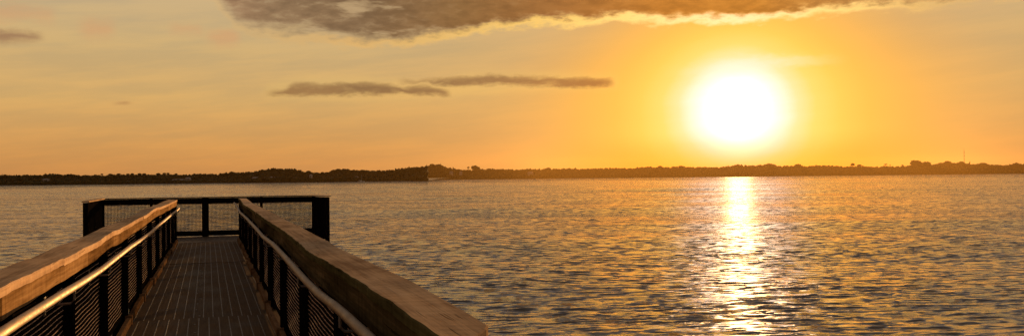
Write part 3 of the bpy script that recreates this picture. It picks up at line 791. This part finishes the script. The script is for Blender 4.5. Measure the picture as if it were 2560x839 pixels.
tree(2290, 401.0, DR, 34, 'biggest tree mass on the right, a broad dark dome above the shore', 'round', TG)
tree(2316, 404.5, DR, 24, 'lower shoulder tree against the right side of the broad dark dome', 'round', TG)
tree(2369, 402.6, DR, 20, 'bumpy dark tree left of the radio mast', 'round', TG)
tree(2404, 403.6, DR, 16, 'dark tree at the foot of the radio mast', 'round', TG)
tree(2424, 403.6, DR, 3.6, 'narrow column-shaped tree just right of the radio mast', 'narrow', TG, 'columnar_tree')
tree(2457, 407.0, DR, 22, 'flat-topped tree between the column-shaped tree and the dip at the right', 'umbrella', TG)
tree(2540, 407.6, DR, 30, 'wide dark tree at the right end of the far shore', 'round', TG)

def palm(px, ytop, wpx, label):
    dep = DR + 10; mpx = dep / FPX; top = at_depth(px, ytop + wpx * 0.25, dep); h = top[2] - 1.5; L = wpx * mpx * 0.55
    root = empty('palm_tree', (top[0], top[1], 1.5), label, 'palm', 'palms on the far skyline')
    MB().tube([(0, 0, -0.5), (0.5, 0, h * .5), (0, 0, h)], [0.7, 0.5, 0.45], 8).build('trunk', M_BARK, root)
    mb = MB()
    for k in range(14):
        a = k * 2.399; el = 0.9 - 1.25 * (k / 14); pts = []
        ca, sa = math.cos(a), math.sin(a); secs = []
        for i in range(7):
            t = i / 6; q = L * t; z = q * math.sin(el) - 0.75 * L * t * t * 0.8; x = q * math.cos(el * 0.7)
            wv = 0.16 * L * math.sin(math.pi * min(1, t * 0.9 + 0.08)); n_ = np.array((-sa, ca))
            c = np.array((ca * x, sa * x)); secs.append((c + n_ * wv, c, c - n_ * wv, z))
        for i in range(6):
            p, q = secs[i], secs[i + 1]
            V = [(*p[0], h + p[3] - .35 * abs(p[0][0] - p[1][0]) - .3), (*p[1], h + p[3]), (*p[2], h + p[3] - .5), (*q[0], h + q[3] - .5), (*q[1], h + q[3]), (*q[2], h + q[3] - .5)]
            mb.add(V, [(0, 1, 4, 3), (1, 2, 5, 4)])
    mb.build('frond_crown', M_LEAF2, root)
palm(2214, 407.5, 9, 'tallest palm standing clear above the far shore right of the sun')
palm(2225, 411.2, 4.5, 'small palm close beside the tallest palm')
palm(2256, 410.3, 6, 'lone palm left of the broad dark dome of trees')

# houses on the shores
def house(px, yb, wpx, hpx, dep, label, nwin, long_roof=False):
    mpx = dep / FPX; dep += 16; b = at_depth(px, yb, dep); Wd = wpx * mpx; Hh = hpx * mpx
    root = empty('house', (b[0], b[1], b[2]), label, 'house', 'pale houses among the shore trees'); root.rotation_euler = (0, 0, -YAW)
    wh = Hh * (0.45 if long_roof else 0.62)
    MB().box(-Wd / 2, Wd / 2, 0, 7, -b[2] + 1.0, wh).build('wall', M_PALE, root)
    r = MB(); o = 0.5
    r.add([(-Wd / 2 - o, -o, wh), (Wd / 2 + o, -o, wh), (Wd / 2 + o, 7 + o, wh), (-Wd / 2 - o, 7 + o, wh), (-Wd / 2 * .7, 3.5, Hh), (Wd / 2 * .7, 3.5, Hh)],
          [(0, 1, 5, 4), (2, 3, 4, 5), (1, 2, 5), (3, 0, 4), (3, 2, 1, 0)]); r.build('roof', M_ROOF, root)
    for k in range(nwin):
        x = -Wd / 2 + Wd * (k + 0.5) / nwin; ww = min(1.6, Wd / nwin * 0.5)
        MB().box(x - ww / 2, x + ww / 2, -0.06, 0.02, wh * 0.25, wh * 0.8).build('window', M_GLASS, root)
house(112, 452, 14, 6, DL + 6, 'small pale-roofed house low among trees, leftmost on the nearer shore', 3)
house(444, 452, 34, 5, DL + 6, 'long low building with a pale roof, left of the windowed house', 8, True)
house(468, 450, 11, 7, DL + 2, 'boxy house with a row of windows behind the long low building', 4)
house(637, 448, 16, 6, DL + 6, 'grey house at the left foot of the long wooded rise', 4)
house(673, 447, 26, 6, DL + 6, 'wide pale house under the top of the long wooded rise', 6)
house(733, 448, 22, 5, DL + 6, 'dim grey house under the right end of the long wooded rise', 5)
house(776, 444, 5, 9, DL + 6, 'narrow tall pale house in the gap between the two rises', 1)
house(890, 446, 8, 6, DL + 6, 'small pale house beside the moored sailing boat', 2)
house(1042, 444, 24, 4.5, DL + 6, 'long low pale house near the tip of the nearer shore', 6, True)
house(1128, 433, 9, 5, DR + 8, 'pale house high among trees just right of the hilltop', 2)
house(1152, 433, 7, 4.5, DR + 8, 'smaller pale house left of the wide bushy crown', 2)
house(1326, 435, 14, 6, DR + 8, 'grey house alone on the farther shore below the long streak cloud', 3)

# moored sailing boat
b = at_depth(903, 456, DL - 25)
boat = empty('sailing_boat', (b[0], b[1], 0), 'small white sailing boat with bare mast moored off the nearer shore', 'boat'); boat.rotation_euler = (0, 0, -YAW + 0.3)
secs = []
for i in range(11):
    t = i / 10; x = -4.5 + 9 * t; hb = 1.35 * (1 - (abs(t - 0.42) / 0.6) ** 2.2); hb = max(hb, 0.05); sh = 0.9 + 0.35 * t * t
    secs.append([(x, -hb, sh), (x, -hb * .75, 0.1), (x, 0, -0.3), (x, hb * .75, 0.1), (x, hb, sh)])
MB().loft(secs).build('hull', M_HULL, boat, True)
MB().box(-1.8, 1.2, -0.7, 0.7, 0.95, 1.5).build('cabin', M_HULL, boat)
MB().tube([(0.6, 0, 1.5), (0.6, 0, 9.2)], [0.11, 0.07], 8).build('mast', M_HULL, boat)
MB().tube([(0.6, 0, 2.3), (-3.4, 0, 2.2)], 0.14, 8).build('boom', M_HULL, boat)

# radio mast
t_ = at_depth(2410, 369, DR + 60); base_z = 2.0
rm = empty('radio_mast', (t_[0], t_[1], base_z), 'tall thin lattice radio mast rising above the trees on the right', 'mast')
Hm = t_[2] - base_z; mb = MB(); w2 = 0.55
cs = [(w2 * math.cos(a), w2 * math.sin(a)) for a in (0.5, 2.6, 4.7)]
for c in cs: mb.tube([(c[0], c[1], 0), (c[0], c[1], Hm * 0.9)], 0.16, 5)
n = 46
for k in range(n):
    z0, z1 = Hm * .9 * k / n, Hm * .9 * (k + 1) / n
    for i in range(3):
        a, b2 = cs[i], cs[(i + 1) % 3]; mb.tube([(a[0], a[1], z0), (b2[0], b2[1], z1)], 0.07, 4)
mb.build('lattice', M_MAST, rm)
MB().tube([(0, 0, Hm * 0.9), (0, 0, Hm)], [0.28, 0.1], 6).build('aerial', M_MAST, rm)
for y in (381, 389.4, 398.2):
    z = at_depth(2410, y, DR + 60)[2] - base_z
    MB().tube([(0, 0, z - 0.8), (0, 0, z + 0.8)], [1.15, 1.15], 10).build('antenna_drum', M_MAST, rm)

# ------------------------------------------------------------------ evening haze
mh = bpy.data.materials.new('evening_haze'); mh.use_nodes = True; nt = mh.node_tree; nt.nodes.clear()
out = nt.nodes.new('ShaderNodeOutputMaterial'); pv = nt.nodes.new('ShaderNodeVolumePrincipled')
pv.inputs['Color'].default_value = (1.0, 0.60, 0.17, 1); pv.inputs['Density'].default_value = 1.9e-5; pv.inputs['Anisotropy'].default_value = 0.865
nt.links.new(pv.outputs[0], out.inputs['Volume'])
hz = MB(); hz.box(-4300, 4300, -4000, 4300, -5.5, 90.0)
ho = hz.build('haze', mh); tag(ho, 'thin warm evening haze over the water', 'haze', kind='stuff')

# ------------------------------------------------------------------ render settings
SC.view_settings.view_transform = 'Standard'; SC.view_settings.look = 'None'
SC.view_settings.exposure = 0.0; SC.view_settings.gamma = 1.0; SC.view_settings.use_curve_mapping = False
cy = SC.cycles
cy.use_denoising = True; cy.denoiser = 'OPENIMAGEDENOISE'; cy.denoising_prefilter = 'NONE'; cy.use_adaptive_sampling = False
cy.max_bounces = 6; cy.diffuse_bounces = 3; cy.glossy_bounces = 3; cy.volume_bounces = 0; cy.transparent_max_bounces = 4
cy.sample_clamp_indirect = 4.0; cy.sample_clamp_direct = 3.0
cy.caustics_reflective = False; cy.caustics_refractive = False
